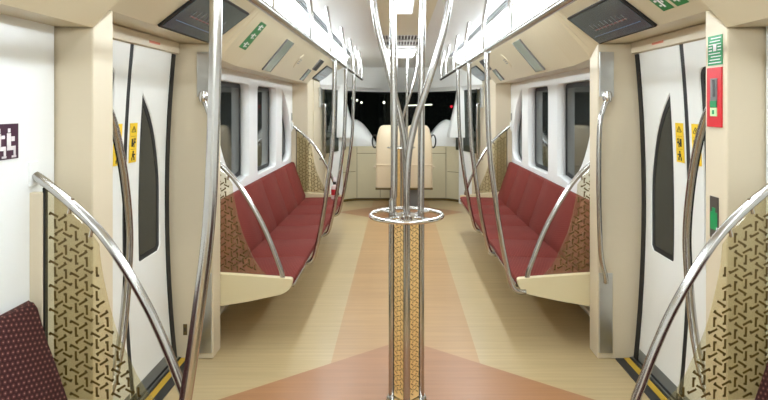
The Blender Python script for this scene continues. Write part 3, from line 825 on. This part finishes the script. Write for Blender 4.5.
# header over the windscreen
b = MB(); rings = []
for i in range(25):
    x = -1.05 + 2.1 * i / 24; y = min(8.95, plan(min(abs(x), 1.0)))
    rings.append([(x, y, 1.605), (x, y - .05, 1.60), (x, y - .09, 1.645), (x, y - .13, 1.66), (x, min(8.40, y - .15), 1.965), (x, min(8.40, y), 2.09), (x, y + .12, 2.09), (x, y + .05, 1.62)])
b.loft(rings); struct(b.build('wall_front', M_['white'], None, True, 30))
# windscreen
e = bpy.data.objects.new('window_%d' % wn, None); C.objects.link(e); e.location = (0, 8.8, 0.8); struct(e)
b = MB()
for (dy, fl_) in ((0, 0),):
    rings = []
    for i in range(25):
        x = -1.0 + 2.0 * i / 24; y = plan(abs(x))
        rings.append([(x, y + .02, 0.75), (x, y + .026, 0.75), (x, y + .026, 1.61), (x, y + .02, 1.61)])
    b.loft(rings)
b.build('windscreen', M_['wind'], e, True)
# side panels of the cab and slanting pillars
for s, nm, sd in ((-1, 'trim_20', 'left'), (1, 'trim_21', 'right')):
    b = MB(); rings = []
    for (z, xa, xb) in ((1.70, 0.79, 1.045), (1.60, 0.79, 1.045), (1.48, 0.775, 1.03), (1.36, 0.75, 1.0), (1.24, 0.72, 0.97), (1.12, 0.69, 0.95), (1.0, 0.66, 0.93), (0.94, 0.66, 0.93)):
        ya = 7.72
        rings.append([(s * xa, ya + .16, z), (s * (xa + .03), ya + .05, z), (s * (xb - .04), ya, z), (s * xb, ya + .03, z), (s * xb, ya + .12, z), (s * (xa + .04), ya + .24, z)])
    b.loft(rings); struct(b.build(nm, M_['white'], None, True, 60))
    b = MB(); b.box((s * 0.98, 7.64, 0.0), (s * 1.30, 7.70, 0.95)); b.box((s * 1.055, 7.64, 0.95), (s * 1.30, 7.66, 1.69)); struct(b.build('trim_22' if s < 0 else 'trim_23', M_['beige']))
    b = MB(); b.box((s * 1.05, 7.66, 0.95), (s * 1.07, 8.6, 1.69)); struct(b.build('window_%d' % (wn + (1 if s < 0 else 2)), M_['pane']))

# console: beige front panels with domed white fairings
t = thing('driver_console', 'beige panelled driver console with domed white ends below the windscreen', 'console', (0, 8.2, 0))
def cplan(x):
    a = abs(x)
    if a < 0.62: return 8.12
    return 8.12 - 0.9 * ((a - 0.62) / 0.4) ** 1.6 * 0.42
xs = [-1.0 + 2.0 * i / 40 for i in range(41)]
b = MB(); b.loft([[(x, cplan(x), 0.02), (x, cplan(x), 0.79), (x, cplan(x) + .25, 0.79), (x, cplan(x) + .25, 0.02)] for x in xs]); b.build('front_panel', M_['consolebeige'], t, True, 30)
b = MB(); b.loft([[(x, cplan(x) - .012, 0.0), (x, cplan(x) - .012, 0.035), (x, cplan(x) + .02, 0.035), (x, cplan(x) + .02, 0.0)] for x in xs]); b.build('plinth', M_['brown'], t, True, 30)
for x in (-0.64, -0.30, 0.30, 0.66):
    b = MB(); b.box((x - .003, cplan(x) - .004, 0.04), (x + .003, cplan(x) + .004, 0.78)); b.build('panel_joint', M_['brown'], t)
for (xa, xb, z) in ((-0.64, -0.30, .685), (0.30, 0.66, .685), (-0.9, -.66, .42), (0.68, 0.92, .42)):
    b = MB()
    n = 8
    b.loft([[(x, cplan(x) - .003, z), (x, cplan(x) - .003, z + .006), (x, cplan(x) + .01, z + .006), (x, cplan(x) + .01, z)] for x in [xa + (xb - xa) * i / n for i in range(n + 1)]]); b.build('panel_joint', M_['brown'], t)
for s in (-1, 1):
    b = MB(); rings = []
    for i in range(15):
        a = i / 14
        x = 0.36 + 0.66 * a
        if x < 0.72: h = 0.80 + (1.185 - 0.80) * math.sin(min(1, (x - 0.36) / 0.36) * PI / 2) ** 0.9
        else: h = 1.185 - 0.20 * (x - .72) / .3
        yb_ = cplan(x)
        rings.append([(s * x, yb_ + .002, 0.792), (s * x, yb_ - .002, 0.80 + (h - .80) * .3), (s * x, yb_ + .03, 0.80 + (h - .8) * .75), (s * x, yb_ + .10, 0.80 + (h - .8) * .96), (s * x, yb_ + .20, h), (s * x, yb_ + .30, h - .004), (s * x, yb_ + .30, 0.792)])
    b.loft(rings); b.build('fairing', M_['white'], t, True, 60)
    b = MB(); b.prism([(s * 0.82, 7.86), (s * 0.93, 7.70), (s * 1.045, 7.64), (s * 1.045, 7.95), (s * .9, 8.0)], 'z', 0.0, 1.02); b.build('side_fairing', M_['white'], t, True, 60)
b = MB(); b.box((-0.34, 8.36, 0.70), (0.34, 8.62, 0.93), 0.03); b.build('instrument_binnacle', M_['dark'], t)

# double seat in front of the console
t = thing('crew_chair', 'wide beige twin-backed chair on grey pedestal behind the distant post', 'chair', (0.05, 7.3, 0))
ys0 = 7.25
for cx in (-0.145, 0.225):
    b = MB(); rings = []
    w = 0.185
    prof = [(0.31, w, 0.0), (0.33, w, -.004), (0.60, w, -.01), (0.85, w * .99, 0.0), (0.98, w * .93, .02), (1.08, w * .80, .035), (1.115, w * .66, .045), (1.125, w * .5, .055)]
    for z, hw, dy in prof:
        rings.append([(cx - hw, ys0 + dy + .03, z), (cx - hw + .03, ys0 + dy, z), (cx + hw - .03, ys0 + dy, z), (cx + hw, ys0 + dy + .03, z), (cx + hw, ys0 + dy + .09, z), (cx + hw - .03, ys0 + dy + .12, z), (cx - hw + .03, ys0 + dy + .12, z), (cx - hw, ys0 + dy + .09, z)])
    b.loft(rings); b.build('backrest', M_['chair'], t, True, 55)
b = MB(); b.box((-0.325, ys0 - .018, 0.600), (0.405, ys0 + .02, 0.622), 0.006); b.build('cross_bar', M_['chair'], t)
b = MB(); b.box((-0.325, ys0 + .10, 0.36), (0.405, ys0 + .50, 0.47), 0.03); b.build('seat_cushion', M_['chair'], t)
b = MB(); b.box((-0.335, ys0 - .01, 0.285), (0.415, ys0 + .14, 0.312), 0.006); b.build('bottom_edge', M_['brown'], t)
b = MB(); b.box((-0.15, ys0 + .05, 0.0), (0.22, ys0 + .40, 0.30), 0.01); b.build('pedestal', M_['grey'], t)
for x in (-0.345, 0.425):
    b = MB(); b.tube([(x - .012, ys0 + .02, 0.58), (x + .012, ys0 + .02, 0.58)], 0.016); b.build('pivot_knob', M_['chair'], t, True)
for s, x in ((-1, -0.335), (1, 0.415)):
    b = MB(); b.tube([(x + s * (.012 + .035 * math.cos(a * PI / 8)), ys0 + .14, 0.91 + .085 * math.sin(a * PI / 8)) for a in range(16)], 0.010, 10, closed=True); b.build('side_loop', M_['black'], t, True)
# ------------------------------------------------------------------ what stands beyond the windscreen
b = MB(); b.box((-8, 9.4, -0.9), (8, 40, -0.85)); struct(b.build('ground', M_['depot']))
def lamp(x, z, y, r, mat, label):
    t = thing('depot_lamp', label, 'lamp', (x, y, z))
    b = MB(); b.lathe([(r * .4, -r), (r * .85, -r * .5), (r, 0), (r * .85, r * .5), (r * .4, r)], (x, y, z), 14); b.build('globe', mat, t, True)
    b = MB(); b.tube([(x, y + r + .03, z + .02), (x, y + r + .03, -.85)], 0.02, 8); b.build('stem', M_['dark'], t, True)
f = 555.0
def out(px, py, y): return (-0.04 + (px - 398) * y / f, 1.38 - (py - 106) * y / f)
for (px, py, r, lb) in ((352, 98, .020, 'highest small white depot lamp seen at left of the windscreen'), (357, 100.3, .030, 'middle white depot lamp of the trio at left of windscreen'), (361.5, 102.5, .030, 'lowest right white depot lamp of the trio at left of windscreen'), (384, 102.5, .036, 'single white depot lamp left of the foreground post, through windscreen')):
    x, z = out(px, py, 16); lamp(x, z, 16, r, M_['lampw'], lb)
x, z = out(451.5, 106.6, 16); lamp(x, z, 16, .040, M_['lampr'], 'glowing red signal lamp seen through right side of windscreen')
x0, z = out(408, 105.5, 18); x1, _ = out(432, 104, 18)
t = thing('tube_lamp', 'thin white tube lamp far off beyond the windscreen centre', 'lamp', ((x0 + x1) / 2, 18, z))
b = MB(); b.tube([(x0, 18, z), (x1, 18, z + .03)], 0.016, 8); b.build('tube', M_['lampw'], t, True)
b = MB(); b.box((x0, 18.0, z + .05), (x1, 18.06, z + .09)); b.build('housing', M_['dark'], t)
b = MB(); b.box(((x0 + x1) / 2 - .03, 18.06, -.85), ((x0 + x1) / 2 + .03, 18.12, z + .09)); b.build('mast', M_['dark'], t)
for (x, y, w, h) in ((-1.0, 20, .5, 3), (-2.4, 20, .4, 3.4), (0.85, 21, .45, 3), (2.3, 21, .4, 3.2)):
    b = MB(); b.box((x - w / 2, y, -.85), (x + w / 2, y + .4, -.85 + h + .4), 0.03)
    b.box((x - w * .8, y - .05, h - .45), (x + w * .8, y + .45, h - .3), 0.02)
    tag(b.build('depot_column', M_['depot']), 'dim concrete depot column beyond the windscreen', 'column', 'dim depot columns beyond the windscreen')

# ------------------------------------------------------------------ world, camera, view
w = bpy.data.worlds.new('night'); bpy.context.scene.world = w; w.use_nodes = True
w.node_tree.nodes['Background'].inputs[0].default_value = (0.004, 0.005, 0.005, 1)
w.node_tree.nodes['Background'].inputs[1].default_value = 1.0
cam = bpy.data.cameras.new('camera'); co = bpy.data.objects.new('camera', cam); C.objects.link(co)
co.location = (-0.04, 0.0, 1.38); co.rotation_euler = (PI / 2, 0, 0)
cam.sensor_fit = 'HORIZONTAL'; cam.sensor_width = 36; cam.lens = 555 / 768 * 36
cam.shift_x = (384 - 398) / 768; cam.shift_y = -(200 - 106) / 768; cam.clip_start = 0.02
bpy.context.scene.camera = co
vs = bpy.context.scene.view_settings
vs.view_transform = 'Standard'; vs.look = 'None'; vs.gamma = 1; vs.use_curve_mapping = False
vs.exposure = 0.0
